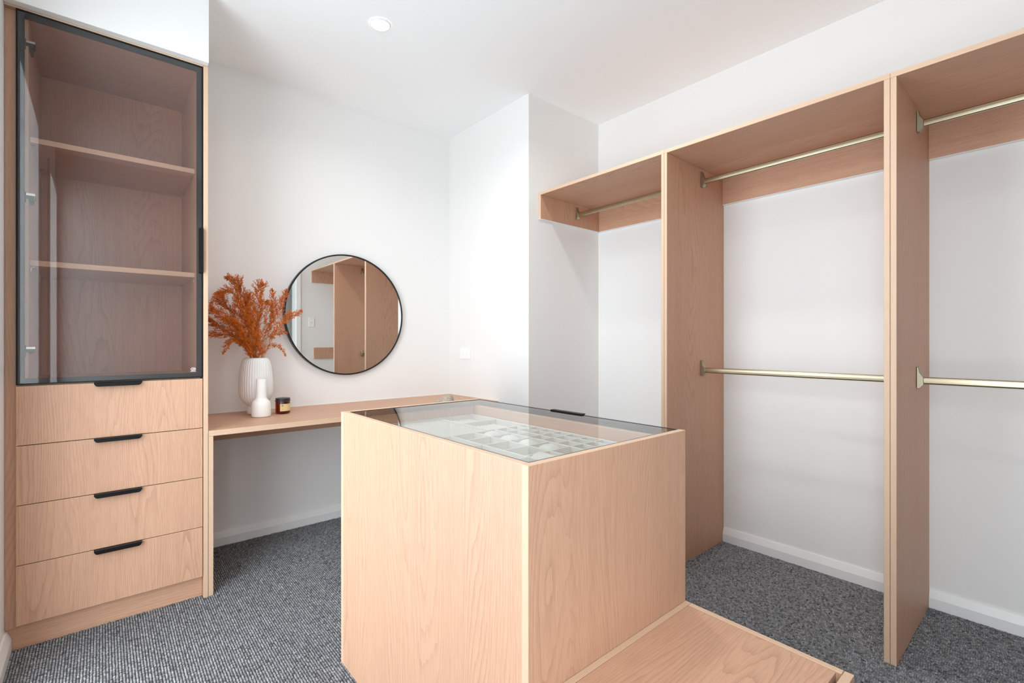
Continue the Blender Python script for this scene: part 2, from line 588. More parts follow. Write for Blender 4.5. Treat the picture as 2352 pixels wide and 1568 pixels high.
def finger_pull(bm, x0, x1, yf, zt, proj=0.021, lip=0.013):
    """edge pull: plate on top of the front, projecting forward with a tapered hanging lip"""
    box(bm, x0, x1, yf - proj, yf + 0.017, zt - 0.0005, zt + 0.0022, bev=0.0005)
    prism(bm, [(x0, zt), (x1, zt), (x1 - 0.0005, zt - 0.003)] + [(x1 - 0.002 - 0.0105 * (1 - math.cos(q)), zt - 0.003 - (lip - 0.003) * math.sin(q)) for q in (0.35, 0.75, 1.15, 1.57)]
          + [(x0 + 0.002 + 0.0105 * (1 - math.cos(q)), zt - 0.003 - (lip - 0.003) * math.sin(q)) for q in (1.57, 1.15, 0.75, 0.35)] + [(x0 + 0.0005, zt - 0.003)],
          'y', yf - proj - 0.0005, yf - proj + 0.0025)
    prism(bm, [(x0 + 0.004, zt), (x1 - 0.004, zt), (x1 - 0.012, zt - lip), (x0 + 0.012, zt - lip)],
          'y', yf - 0.0028, yf - 0.0004)


ZG = [(0.0985, 0.3165), (0.3195, 0.5365), (0.5395, 0.7555), (0.7585, 0.9755)]
for za, zb in ZG[::-1]:
    dr = board('drawer', -0.2345, 0.3435, YC, YC + 0.018, za, zb, 'z', cab)
    bm = bmesh.new()
    box(bm, IX0 + 0.012, IX1 - 0.012, YC + 0.0185, 3.0, za + 0.012, zb - 0.03)
    part('drawer_box', bm, 'gap_shade', dr)  # dark colour paints the shade behind the drawer gaps
    bm = bmesh.new()
    finger_pull(bm, -0.020, 0.130, YC, zb)
    part('handle', bm, 'black', dr, 'black finger pull')

# glass door: aluminium frame behind a full pane
DXa, DXb, DZa, DZb = -0.2350, 0.3440, 0.9810, 2.3575
dtop = bmesh.new()
fw = 0.0215
for a in ((DXa, DXa + fw, DZa, DZb), (DXb - fw, DXb, DZa, DZb)):
    box(dtop, a[0], a[1], YC + 0.0045, YC + 0.0195, a[2], a[3])
for a in ((DXa + fw, DXb - fw, DZa, DZa + fw), (DXa + fw, DXb - fw, DZb - fw, DZb)):
    box(dtop, a[0], a[1], YC + 0.0045, YC + 0.0195, a[2], a[3])
lip = 0.0042
for a in ((DXa, DXa + lip, DZa, DZb), (DXb - lip, DXb, DZa, DZb), (DXa, DXb, DZa, DZa + lip), (DXa, DXb, DZb - lip, DZb)):
    box(dtop, a[0], a[1], YC - 0.0015, YC + 0.0046, a[2], a[3])
gd = part('glass_door', dtop, 'black', cab, 'black aluminium framed door of tinted glass')
part('pane', BX(DXa + lip, DXb - lip, YC, YC + 0.0042, DZa + lip, DZb - lip), 'bronzeglass', gd, 'bronze tinted glass pane')
bm = BX(0.3310, 0.3445, YC - 0.020, YC + 0.000, 1.442, 1.641, bev=0.002)
part('handle', bm, 'black', gd, 'black vertical edge pull')
for zh in (2.245, 1.677, 1.105):
    bm = bmesh.new()
    box(bm, IX0, IX0 + 0.010, YI + 0.012, YI + 0.075, zh - 0.012, zh + 0.012, bev=0.002)
    box(bm, DXa + fw - 0.002, IX0 + 0.018, YI - 0.001, YI + 0.030, zh - 0.008, zh + 0.008, bev=0.003)
    box(bm, DXa + 0.008, DXa + fw + 0.004, YI - 0.002, YI + 0.012, zh - 0.022, zh + 0.022, bev=0.003)
    box(bm, IX0 + 0.010, IX0 + 0.0125, YI + 0.03, YI + 0.062, zh + 0.002, zh + 0.014, mat=1)
    box(bm, DXa + fw + 0.002, IX0 + 0.019, YI - 0.002, YI + 0.018, zh + 0.006, zh + 0.016, mat=1, bev=0.001)
    part('hinge', bm, ['darksteel', 'steel'], gd)


def emblem(put):
    """small oval maker's mark with a line of lettering; put(u, v) -> world point, u,v in metres"""
    bm = bmesh.new()

    def quad(pts):
        bm.faces.new([bm.verts.new(put(u, v)) for u, v in pts])
    nn = 28
    for k in range(nn):
        t0, t1 = 2 * math.pi * k / nn, 2 * math.pi * (k + 1) / nn
        quad([(r * 0.0095 * math.cos(t), 0.006 + r * 0.0065 * math.sin(t)) for r, t in ((1, t0), (1, t1), (0.80, t1), (0.80, t0))])
    for u0, w in ((-0.0036, 0.0012), (-0.0016, 0.0022), (0.0014, 0.0020)):
        quad([(u0, 0.0036), (u0 + w, 0.0036), (u0 + w, 0.0084), (u0, 0.0084)])
    quad([(0.0034, 0.0040), (0.0052, 0.006), (0.0034, 0.008)])
    for k in range(9):
        u0 = -0.0096 + k * 0.00215
        quad([(u0, -0.0048), (u0 + 0.0017, -0.0048), (u0 + 0.0017, -0.0024), (u0, -0.0024)])
    bmesh.ops.recalc_face_normals(bm, faces=bm.faces)
    return bm


AJAR = -0.0025
part('emblem', emblem(lambda u, v: (0.3085 + u, YC - 0.0004, 1.0135 + v)), 'etch', gd, 'small white oval maker mark')

# the door hangs a hair out of line , turned about its hinge edge
hinge_pt = Vector((DXa, YC + 0.010, 0)) - Vector(cab.location)
rot = Matrix.Translation(hinge_pt) @ Matrix.Rotation(-AJAR, 4, 'Z') @ Matrix.Translation(-hinge_pt)
gd.data.transform(rot)
for ch in gd.children:
    ch.data.transform(rot)

# ------------------------------------------------------------------ desk
ZD, ZD2 = 0.7405, 0.7159
desk = thing('dressing_desk', 'long oak desk shelf below the round mirror, left end on one side panel', 'desk', (1.2, 2.8, 0))
board('desktop', 0.3655, XN - 0.002, YC, YM - 0.003, ZD2, ZD, 'x', desk)
board('leg_panel', 0.3655, 0.3845, YC, 3.080, 0.0, ZD2 - 0.0005, 'z', desk, 'oak upright panel at the left end')
board('back_rail', 0.3855, XN - 0.002, YM - 0.018, YM - 0.002, 0.592, ZD2 - 0.0005, 'x', desk)
board('side_rail', XN - 0.018, XN - 0.002, YC + 0.03, YM - 0.019, 0.592, ZD2 - 0.0005, 'y', desk)
bm = BX(0.3655, XN - 0.001, YM - 0.004, YM - 0.0005, ZD - 0.001, ZD + 0.003)
box(bm, XN - 0.004, XN - 0.0005, YC, YM - 0.001, ZD - 0.001, ZD + 0.003)
part('sealant_bead', bm, 'bead', desk, 'thin white sealant line along the wall')

# ------------------------------------------------------------------ island with glass lid
X0, X1, Y0, Y1, ZI = 0.6485, 1.2485, 0.7067, 1.6888, 0.891
isl = thing('island', 'pale oak island with glass lid over a jewellery tray, centre of the room', 'island', ((X0 + X1) / 2, (Y0 + Y1) / 2, 0))
t_ = 0.0195
board('front_panel', X0, X1, Y0, Y0 + t_, 0, ZI, 'z', isl)
board('far_panel', X0, X1, Y1 - t_, Y1, 0, ZI, 'z', isl)
board('side_panel', X0 + 0.0003, X0 + t_, Y0 + t_ + 0.0007, Y1 - t_ - 0.0007, 0, ZI, 'z', isl)
ya, yb = Y0 + t_ + 0.001, Y1 - t_ - 0.001
for k, (za, zb) in enumerate(((0.06, 0.33), (0.333, 0.60), (0.603, 0.868))):
    d_ = board('drawer', X1 - t_ - 0.002, X1 - 0.0005, ya + 0.001, yb - 0.001, za, zb, 'z', isl)
    if k < 2:
        bm = bmesh.new()
        box(bm, X1 - 0.018, X1 + 0.021, 1.085, 1.235, zb - 0.0004, zb + 0.0022, bev=0.0005)
        box(bm, X1 + 0.0185, X1 + 0.021, 1.09, 1.23, zb - 0.012, zb)
        part('handle', bm, 'black', d_, 'black finger pull')
board('kick_panel', X1 - 0.06, X1 - 0.044, ya, yb, 0, 0.058, 'y', isl)
board('inner_lining', X1 - t_ - 0.0185, X1 - t_ - 0.0025, ya, yb, 0.70, 0.868, 'y', isl)
board('tray_base', X0 + t_ + 0.001, X1 - 2 * t_ - 0.003, ya, yb, 0.778, 0.790, 'x', isl)
# lid
LX0, LX1, LY0, LY1, LZ = X0 + t_ + 0.001, X1 - 0.0005, Y0 + t_ + 0.0015, Y1 - t_ - 0.0015, 0.8890
bm = bmesh.new()
fw2 = 0.0200
for a in ((LX0, LX0 + fw2, LY0, LY1), (LX1 - fw2, LX1, LY0, LY1), (LX0 + fw2, LX1 - fw2, LY0, LY0 + fw2), (LX0 + fw2, LX1 - fw2, LY1 - fw2, LY1)):
    box(bm, a[0], a[1], a[2], a[3], LZ - 0.019, LZ - 0.0042)
for a in ((LX0, LX0 + 0.0035, LY0, LY1), (LX1 - 0.0035, LX1, LY0, LY1), (LX0, LX1, LY0, LY0 + 0.0035), (LX0, LX1, LY1 - 0.0035, LY1)):
    box(bm, a[0], a[1], a[2], a[3], LZ - 0.0045, LZ + 0.0008)
lid = part('glass_lid', bm, 'black', isl, 'black framed glass lid')
part('pane', BX(LX0 + 0.0035, LX1 - 0.0035, LY0 + 0.0035, LY1 - 0.0035, LZ - 0.004, LZ), 'clearglass', lid, 'clear glass top')
bm = bmesh.new()
box(bm, X1 - 0.006, X1 + 0.014, 1.085, 1.235, 0.8895, 0.8930, bev=0.0006)
box(bm, X1 + 0.0115, X1 + 0.014, 1.09, 1.23, 0.879, 0.890)
part('handle', bm, 'black', lid, 'black finger pull on the lid edge')
part('emblem', emblem(lambda u, v: (LX0 + 0.042 + 0.75 * u, LY0 + 0.036 + 0.75 * v, LZ + 0.0003)), 'etch2', lid, 'small white oval maker mark')

# jewellery tray: dividers, ring rolls, watch pillows
TZ, TB = 0.832, 0.7905
tray = thing('jewellery_tray', 'cream velvet jewellery tray with dividers below the island glass', 'tray', (0.95, 1.2, TB))
TX0, TX1, TY0, TY1 = X0 + t_ + 0.003, X1 - 2 * t_ - 0.004, ya + 0.001, yb - 0.001
part('tray_floor', BX(TX0, TX1, TY0, TY1, TB, TB + 0.004), 'velvet', tray)
bm = bmesh.new()
w_ = 0.010
box(bm, TX0, TX0 + w_, TY0, TY1, TB + 0.004, TZ, bev=0.0015)
box(bm, TX1 - w_, TX1, TY0, TY1, TB + 0.004, TZ, bev=0.0015)
box(bm, TX0 + w_, TX1 - w_, TY0, TY0 + w_, TB + 0.004, TZ, bev=0.0015)
box(bm, TX0 + w_, TX1 - w_, TY1 - w_, TY1, TB + 0.004, TZ, bev=0.0015)
part('tray_rim', bm, 'velvet', tray)


def divider(xa, xb, yy0, yy1, z=TZ - 0.0005):
    part('divider', BX(xa, xb, yy0, yy1, TB + 0.004, z, bev=0.0012), 'velvet', tray)


dw = 0.0055
gx0, gx1 = 0.972, TX1 - w_
DYM = 1.322                                        # divider between rolls and compartments
divider(TX0 + w_, gx1, DYM - dw / 2, DYM + dw / 2)
divider(1.030, 1.030 + dw, DYM + dw / 2, TY1 - w_)
divider(1.030 + dw, gx1, 1.490, 1.490 + dw)
colX = [1.052, 1.108, 1.158]                       # small compartments
yl = [1.322, 1.262, 1.205, 1.146, 1.087, 1.024, 0.962, 0.902, 0.842, 0.782]
divider(colX[0] - dw / 2, colX[0] + dw / 2, TY0 + w_, DYM - dw / 2)
for cx_ in colX[1:]:
    divider(cx_ - dw / 2, cx_ + dw / 2, TY0 + w_, DYM - dw / 2, TZ - 0.001)
for yy in yl[1:]:
    divider(colX[0] + dw / 2, gx1, yy - dw / 2, yy + dw / 2)
for cx_ in (0.869, 0.965):
    divider(cx_ - dw / 2, cx_ + dw / 2, TY0 + w_, DYM - dw / 2)
bl = [1.232, 1.143, 1.052, 0.9615]
for yy in bl:
    divider(0.869 + dw / 2, 0.965 - dw / 2, yy - dw / 2, yy + dw / 2)
    divider(0.965 + dw / 2, colX[0] - dw / 2, yy - dw / 2, yy + dw / 2)
for yy in (1.15, 0.95):
    divider(TX0 + w_, 0.869 - dw / 2, yy - dw / 2, yy + dw / 2)


def roll_bm(axis, a, b, u, z, r, n=8, tall=1.1):
    """half-round cushion bar"""
    bm = bmesh.new()
    pts = [(u + r * math.cos(math.pi * k / n), z + r * tall * math.sin(math.pi * k / n)) for k in range(n + 1)]
    prism(bm, pts, axis, a, b)
    return bm


nr = 12
for k in range(nr):
    yy = DYM + dw / 2 + 0.0145 + k * 0.0278
    part('ring_roll', roll_bm('x', TX0 + w_ + 0.001, 1.029, yy, TZ - 0.0285, 0.0100, 8, 2.3), 'velvet', tray, smooth=True)
    bm_ = None
for j, (yy0, yy1) in enumerate(((DYM + dw / 2 + 0.001, 1.489), (1.490 + dw + 0.001, TY1 - w_ - 0.001))):
    for k in range(9):
        xx = 1.036 + 0.0105 + k * 0.0183
        if xx + 0.009 > gx1:
            break
        part('ring_roll', roll_bm('y', yy0, yy1, xx, TZ - 0.0285, 0.0072, 8, 1.7), 'velvet', tray, smooth=True)
# floor pad under the ring rolls
pad = BX(TX0 + w_ + 0.0005, gx1 - 0.0005, DYM + dw / 2 + 0.0005, TY1 - w_ - 0.0005, TB + 0.0042, TZ - 0.0285)
part('roll_bed', pad, 'velvet', tray)


def watch_pillow(cx_, cy_, label):
    bm = bmesh.new()
    rx, ry, hz_ = 0.0385, 0.0395, 0.041
    nu, nv = 20, 8
    rows = []
    for i in range(nv + 1):
        p_ = math.pi / 2 * i / nv
        if i == nv:
            rows.append([bm.verts.new((cx_, cy_, TB + 0.0045 + hz_))])
            break
        row = []
        for k in range(nu):
            t = 2 * math.pi * k / nu
            c, s = math.cos(t), math.sin(t)
            e = 0.72
            row.append(bm.verts.new((cx_ + rx * math.copysign(abs(c) ** e, c) * math.cos(p_) ** 0.8,
                                     cy_ + ry * math.copysign(abs(s) ** e, s) * math.cos(p_) ** 0.8,
                                     TB + 0.0045 + hz_ * math.sin(p_))))
        rows.append(row)
    for a, b in zip(rows, rows[1:]):
        for k in range(nu):
            k2 = (k + 1) % nu
            bm.faces.new([a[k], a[k2], b[0]] if len(b) == 1 else [a[k], a[k2], b[k2], b[k]])
    bm.faces.new(rows[0][::-1])
    bmesh.ops.recalc_face_normals(bm, faces=bm.faces)
    o = part('watch_pillow', bm, 'pillow', smooth=True)
    o['label'] = label
    o['category'] = 'pillow'
    o['group'] = 'watch pillows in the jewellery tray'


px0 = (0.965 + colX[0]) / 2
for cy_, lab in ((1.277, 'cream watch pillow in the tray nearest the ring rolls, farthest of the four'),
                 (1.1875, 'cream watch pillow in the tray, second from the ring rolls'),
                 (1.0975, 'cream watch pillow in the tray, third from the ring rolls'),
                 (1.007, 'cream watch pillow with creases, nearest of the four domed pillows')):
    watch_pillow(px0, cy_, lab)
bm = roll_bm('y', TY0 + w_ + 0.001, 0.957, 0.917, TB + 0.0046, 0.0438, 14, 0.92)
ro = part('bracelet_roll', bm, 'pillow', smooth=True)
ro['label'] = 'long cream bracelet roll lying in the near compartment of the tray'
ro['category'] = 'roll'

# ------------------------------------------------------------------ bench in front of the island
BY0, BY1, BZ = 0.3083, 0.7062, 0.4126
ben = thing('storage_bench', 'low oak storage bench butted against the near face of the island', 'bench', (0.95, 0.5, 0))
board('side_panel', X1 - 0.0165, X1, BY0 + 0.0195, BY1 - 0.0175, 0, BZ, 'z', ben, edge='y')
board('side_panel', X0, X0 + 0.0165, BY0 + 0.0195, BY1 - 0.0175, 0, BZ, 'z', ben, edge='y')
board('back_rail', X0, X1, BY1 - 0.0165, BY1, 0, BZ, 'x', ben)
board('front_panel', X0, X1, BY0, BY0 + 0.0180, 0, BZ, 'x', ben)
board('lid', X0 + 0.0172, X1 - 0.0172, BY0 + 0.0300, BY1 - 0.0172, BZ - 0.0190, BZ - 0.0005, 'x', ben, 'hinged oak lid with a finger gap at the front')
part('gap_shade_block', BX(X0 + 0.018, X1 - 0.018, BY0 + 0.019, BY1 - 0.018, 0.05, BZ - 0.08), 'gap_shade', ben)  # solid dark block standing in for the shaded inside of the bench

# ------------------------------------------------------------------ wardrobe: three bays along the right wall
XS, ZS, ZS2, ZCL = 2.1146, 2.0864, 2.0685, 1.9186
XRB = XH - 0.002
XR_ = 2.4545
P1M, P2M = (P1A + P1B) / 2, (P2A + P2B) / 2


def oval_pts(cx_, cz_, w, h, n=6):
    pts = []
    r = w / 2
    for k in range(n + 1):
        t = math.pi * k / n
        pts.append((cx_ + r * math.cos(t), cz_ + h / 2 - r + r * math.sin(t)))
    for k in range(n + 1):
        t = math.pi + math.pi * k / n
        pts.append((cx_ + r * math.cos(t), cz_ - h / 2 + r + r * math.sin(t)))
    return pts


def rod(parent, ya_, yb_, zc):
    """flat-oval wardrobe rod with a wedge bracket at either end"""
    bm = bmesh.new()
    prism(bm, oval_pts(XR_, zc, 0.015, 0.029), 'y', ya_ + 0.004, yb_ - 0.004)
    for s in (-1, 1):                                   # thin ridges along the faces
        box(bm, XR_ + s * 0.0075 - 0.0005, XR_ + s * 0.0075 + 0.0005, ya_ + 0.004, yb_ - 0.004, zc + 0.0065, zc + 0.0078)
        box(bm, XR_ + s * 0.0075 - 0.0005, XR_ + s * 0.0075 + 0.0005, ya_ + 0.004, yb_ - 0.004, zc - 0.0078, zc - 0.0065)
    r_ = part('hanging_rod', bm, 'brass', parent, 'flat oval champagne metal rod', smooth=True)
    for y_, s in ((ya_, 1), (yb_, -1)):
        bm = bmesh.new()
        y_ += s * 0.0006
        zt, zb = zc + 0.053, zc - 0.031
        prism(bm, [(y_, zt), (y_ + s * 0.006, zt), (y_ + s * 0.010, zt - 0.022), (y_ + s * 0.021, zc + 0.014),
                   (y_ + s * 0.022, zc - 0.016), (y_ + s * 0.010, zb), (y_, zb)], 'x', XR_ - 0.0125, XR_ + 0.0125)
        bmesh.ops.bevel(bm, geom=list(bm.edges), offset=0.0016, segments=1, affect='EDGES')
        box(bm, XR_ - 0.006, XR_ + 0.006, min(y_, y_ + s * 0.0085), max(y_, y_ + s * 0.0085), zt - 0.018, zt - 0.004, bev=0.001)
        part('rod_bracket', bm, 'bracket', r_)


def caulk(parent, ya_, yb_, z):
    part('sealant_bead', BX(XRB - 0.0175, XRB + 0.001, ya_, yb_, z - 0.0022, z - 0.0002), 'bead', parent)


u1 = thing('wardrobe_bay', 'short oak wardrobe bay with one rod, at the wall corner, farthest bay', 'wardrobe', (2.4, 1.75, 0), 'open wardrobe bays along the right wall')
board('upright', XS, XRB, P1M + 0.0006, P1B, 0, ZS2, 'z', u1)
board('top_shelf', XS, XRB, P1M + 0.0003, YR - 0.0015, ZS2 + 0.0003, ZS, 'y', u1)
board('end_panel', XS + 0.0005, XRB, YR - 0.0195, YR - 0.0015, ZCL, ZS2, 'z', u1, 'short oak end panel fixed to the return wall', edge='z')
board('back_rail', XRB - 0.0165, XRB, P1B + 0.0004, YR - 0.020, ZCL, ZS2, 'y', u1)
caulk(u1, P1B + 0.001, YR - 0.02, ZCL)
part('sealant_bead', BX(XS - 0.0025, XRB, YR - 0.0195, YR - 0.0006, ZCL - 0.0022, ZCL - 0.0002), 'bead', u1)
rod(u1, P1B, YR - 0.0195, 1.996)

u2 = thing('wardrobe_bay', 'middle oak wardrobe bay with upper and lower champagne rods', 'wardrobe', (2.4, 0.87, 0), 'open wardrobe bays along the right wall')
board('upright', XS, XRB, P1A, P1M - 0.0006, 0, ZS2, 'z', u2)
board('upright', XS, XRB, P2M + 0.0006, P2B, 0, ZS2, 'z', u2)
board('top_shelf', XS, XRB, P2M + 0.0003, P1M - 0.0003, ZS2 + 0.0003, ZS, 'y', u2)
board('back_rail', XRB - 0.0165, XRB, P2B + 0.0004, P1A - 0.0004, ZCL, ZS2, 'y', u2)
caulk(u2, P2B + 0.001, P1A - 0.001, ZCL)
rod(u2, P2B, P1A, 1.996)
rod(u2, P2B, P1A, 0.9865)

u3 = thing('wardrobe_bay', 'oak wardrobe bay at the right edge of the photo, nearest the camera', 'wardrobe', (2.4, 0.0, 0), 'open wardrobe bays along the right wall')
board('upright', XS, XRB, P2A, P2M - 0.0006, 0, ZS2, 'z', u3)
board('top_shelf', XS, XRB, YB + 0.0015, P2M - 0.0003, ZS2 + 0.0003, ZS, 'y', u3)
board('back_rail', XRB - 0.0165, XRB, YB + 0.020, P2A - 0.0004, ZCL, ZS2, 'y', u3)
board('end_panel', XS + 0.0005, XRB, YB + 0.0015, YB + 0.0195, ZCL, ZS2, 'z', u3, edge='z')
board('rod_plate', XS + 0.028, XRB, YB + 0.0015, YB + 0.0195, 0.914, 1.060, 'z', u3, 'oak mounting plate for the lower rod', edge='z')
caulk(u3, YB + 0.02, P2A - 0.001, ZCL)
rod(u3, YB + 0.0195, P2A, 1.996)
rod(u3, YB + 0.0195, P2A, 0.9865)

# ------------------------------------------------------------------ round mirror
mir = thing('round_mirror', 'round wall mirror with thin black frame above the desk', 'mirror', (1.225, YM, 1.314 - 0.393))
MC, MR = (1.225, 1.314), 0.3915
bm = bmesh.new()
NS = 128
ringp = [(MR, YM - 0.002), (MR, YM - 0.030), (MR - 0.0090, YM - 0.030), (MR - 0.0090, YM - 0.002)]
rows = []
for k in range(NS):
    t = 2 * math.pi * k / NS
    rows.append([bm.verts.new((MC[0] + r * math.cos(t), y, MC[1] + r * math.sin(t))) for r, y in ringp])
for k in range(NS):
    a, b = rows[k], rows[(k + 1) % NS]
    for j in range(4):
        bm.faces.new([a[j], a[(j + 1) % 4], b[(j + 1) % 4], b[j]])
bmesh.ops.recalc_face_normals(bm, faces=bm.faces)
part('frame', bm, 'blackmirror', mir, smooth=True)
bm = bmesh.new()
prism(bm, [(MC[0] + (MR - 0.0088) * math.cos(2 * math.pi * k / NS), MC[1] + (MR - 0.0088) * math.sin(2 * math.pi * k / NS)) for k in range(NS)],
      'y', YM - 0.026, YM - 0.021)
part('mirror_glass', bm, 'mirror', mir)

# ------------------------------------------------------------------ things on the desk
vase = thing('ribbed_vase', 'large white ribbed ceramic vase on the desk holding orange dried grass', 'vase', (0.6525, 2.935, ZD))
prof = [(0.000, 0.000), (0.036, 0.000), (0.043, 0.004), (0.0455, 0.011), (0.0445, 0.022), (0.0415, 0.038), (0.0405, 0.046), (0.0440, 0.053), (0.0560, 0.062),
        (0.0690, 0.075), (0.0775, 0.090), (0.0830, 0.110), (0.0850, 0.135), (0.0848, 0.170), (0.0825, 0.210), (0.0785, 0.250), (0.0740, 0.275),
        (0.0680, 0.294), (0.0610, 0.305), (0.0550, 0.3095), (0.0525, 0.3100), (0.0500, 0.3085), (0.0500, 0.300), (0.060, 0.28), (0.070, 0.23), (0.076, 0.15), (0.06, 0.09), (0.0, 0.075)]
amp = [0, 0, .0006, .0018, .0022, .0022, .0020, .0022, .0026, .003, .0034, .0036, .0038, .0038, .0038, .0036, .0034, .003, .0022, .0008] + [0] * 8
bm = bmesh.new()
lathe(bm, [(r, z + ZD) for r, z in prof], 0.6525, 2.935, n=38 * 8, ripple=38, amp=[a * 0.65 for a in amp])
bmesh.ops.recalc_face_normals(bm, faces=bm.faces)
part('vase_body', bm, 'ceramic', vase, smooth=True)

bot = bmesh.new()
prof = [(0, 0), (0.040, 0), (0.0455, 0.004), (0.0470, 0.012), (0.0468, 0.045), (0.0462, 0.066), (0.043, 0.078), (0.036, 0.087), (0.0290, 0.094), (0.0262, 0.104),
        (0.0255, 0.125), (0.0252, 0.198), (0.0245, 0.2005), (0.0228, 0.2005), (0.0220, 0.197), (0.0220, 0.11), (0.03, 0.08), (0, 0.07)]
lathe(bot, [(r, z + ZD) for r, z in prof], 0.649, 2.808, n=56)
bmesh.ops.recalc_face_normals(bot, faces=bot.faces)
o = part('bottle_vase', bot, 'matte_ceramic', smooth=True)
o['label'] = 'small matte white bottle vase with thick neck, in front of the ribbed vase'
o['category'] = 'vase'

CXJ, CYJ, RJ = 0.770, 2.858, 0.0380
jar = thing('candle_jar', 'amber glass candle jar with black lid and kraft label on the desk', 'candle', (CXJ, CYJ, ZD))
bm = bmesh.new()
lathe(bm, [(r, z + ZD) for r, z in [(0, 0.0), (0.031, 0.0), (0.0355, 0.0025), (RJ, 0.008), (RJ, 0.066), (RJ - 0.002, 0.070), (RJ - 0.0035, 0.074), (RJ - 0.005, 0.074), (RJ - 0.005, 0.009), (0, 0.007)]], CXJ, CYJ, n=48)
bmesh.ops.recalc_face_normals(bm, faces=bm.faces)
part('glass_jar', bm, 'amber', jar, smooth=True)
bm = bmesh.new()
lathe(bm, [(r, z + ZD) for r, z in [(0, 0.0072), (RJ - 0.0055, 0.0095), (RJ - 0.0055, 0.056), (0.006, 0.0565), (0, 0.0565)]], CXJ, CYJ, n=40)
bmesh.ops.recalc_face_normals(bm, faces=bm.faces)
part('wax', bm, 'wax', jar, smooth=True)
bm = bmesh.new()
lathe(bm, [(r, z + ZD) for r, z in [(0, 0.068), (RJ - 0.0005, 0.068), (RJ + 0.0003, 0.0685), (RJ + 0.0003, 0.0765), (RJ - 0.002, 0.078), (RJ - 0.002, 0.0795), (RJ - 0.0005, 0.0805), (RJ - 0.0005, 0.0845), (RJ - 0.002, 0.086), (0, 0.086)]], CXJ, CYJ, n=48)
bmesh.ops.recalc_face_normals(bm, faces=bm.faces)
part('lid', bm, 'lid', jar, smooth=True)


def on_jar(t, z, r):
    return (CXJ + r * math.cos(t), CYJ + r * math.sin(t), ZD + z)


def jar_patch(bm, t0, t1, z0, z1, r, n=1):
    for k in range(n):
        a, b = t0 + (t1 - t0) * k / n, t0 + (t1 - t0) * (k + 1) / n
        bm.faces.new([bm.verts.new(on_jar(*q)) for q in ((a, z0, r), (b, z0, r), (b, z1, r), (a, z1, r))])


TC = math.atan2(-CYJ, -CXJ)            # direction from the jar to the camera
T0, T1 = TC - 0.36, TC + 1.40
bm = bmesh.new()
jar_patch(bm, T0, T1, 0.0165, 0.0555, RJ + 0.0003, 20)
lb = part('label', bm, 'paper', jar, 'kraft paper label with small print')
bm = bmesh.new()
RI = RJ + 0.0006


def arc_stroke(c, rt, rz, a0, a1, w=0.0008, n=10):
    for k in range(n):
        q = []
        for a, s in ((a0 + (a1 - a0) * k / n, -1), (a0 + (a1 - a0) * (k + 1) / n, -1), (a0 + (a1 - a0) * (k + 1) / n, 1), (a0 + (a1 - a0) * k / n, 1)):
            q.append(bm.verts.new(on_jar(c[0] + (rt * math.cos(a) + s * w * math.cos(a)) / RJ, c[1] + (rz * math.sin(a) + s * w * math.sin(a)), RI)))
        bm.faces.new(q)


ec = (T0 + 0.30, 0.0470)
arc_stroke(ec, 0.0042, 0.0036, math.pi * 0.75, math.pi * 2.05)
arc_stroke((ec[0] + 0.02, ec[1] + 0.0008), 0.0018, 0.0020, 0, math.pi * 1.6)
arc_stroke((ec[0] + 0.09, ec[1] + 0.001), 0.0016, 0.0034, -math.pi * 0.5, math.pi * 0.6)
arc_stroke((ec[0] - 0.06, ec[1] + 0.0004), 0.0014, 0.0012, 0, math.pi * 1.5)
part('emblem', bm, 'ink', lb, 'small dark leafy emblem')
bm = bmesh.new()
random.seed(5)
jar_patch(bm, T0 + 0.68, T0 + 1.15, 0.0485, 0.0500, RI, 5)
for z in (0.0375, 0.0340, 0.0270, 0.0235, 0.0205):
    t = T0 + 0.10
    while t < T0 + 1.35:
        w = 0.03 + random.random() * 0.10
        if random.random() < 0.72:
            jar_patch(bm, t, t + w, z, z + 0.0011, RI, 2)
        t += w + 0.03
jar_patch(bm, T0 + 0.06, T0 + 0.60, 0.0402, 0.0405, RI, 5)
jar_patch(bm, T0 + 0.605, T0 + 0.612, 0.0402, 0.0545, RI, 1)
part('print', bm, 'paleink', lb)

# ------------------------------------------------------------------ dried grass plumes
VX, VY, VZ = 0.6525, 2.935, ZD + 0.31


def catmull(pts, n):
    P_ = [Vector(p_) for p_ in pts]
    P_ = [P_[0] * 2 - P_[1]] + P_ + [P_[-1] * 2 - P_[-2]]
    out = []
    segs = len(P_) - 3
    for i in range(n + 1):
        u = i / n * segs
        s = min(int(u), segs - 1)
        t = u - s
        a, b, c, d = P_[s:s + 4]
        out.append(0.5 * ((2 * b) + (c - a) * t + (2 * a - 5 * b + 4 * c - d) * t * t + (3 * b - a - 3 * c + d) * t ** 3))
    return out


def floret(bm, p_, d, l, w):
    """a small pointed spikelet: four-sided double pyramid"""
    d = d.normalized()
    u = d.cross(Vector((0.2, 0.5, 0.84)))
    if u.length < 1e-3:
        u = d.cross(Vector((1, 0, 0)))
    u.normalize()
    v = d.cross(u)
    a = bm.verts.new(p_)
    e = bm.verts.new(p_ + d * l)
    q = p_ + d * l * 0.42
    mid = [bm.verts.new(q + u * w), bm.verts.new(q + v * w), bm.verts.new(q - u * w), bm.verts.new(q - v * w)]
    for k in range(4):
        bm.faces.new([a, mid[(k + 1) % 4], mid[k]])
        bm.faces.new([mid[k], mid[(k + 1) % 4], e])


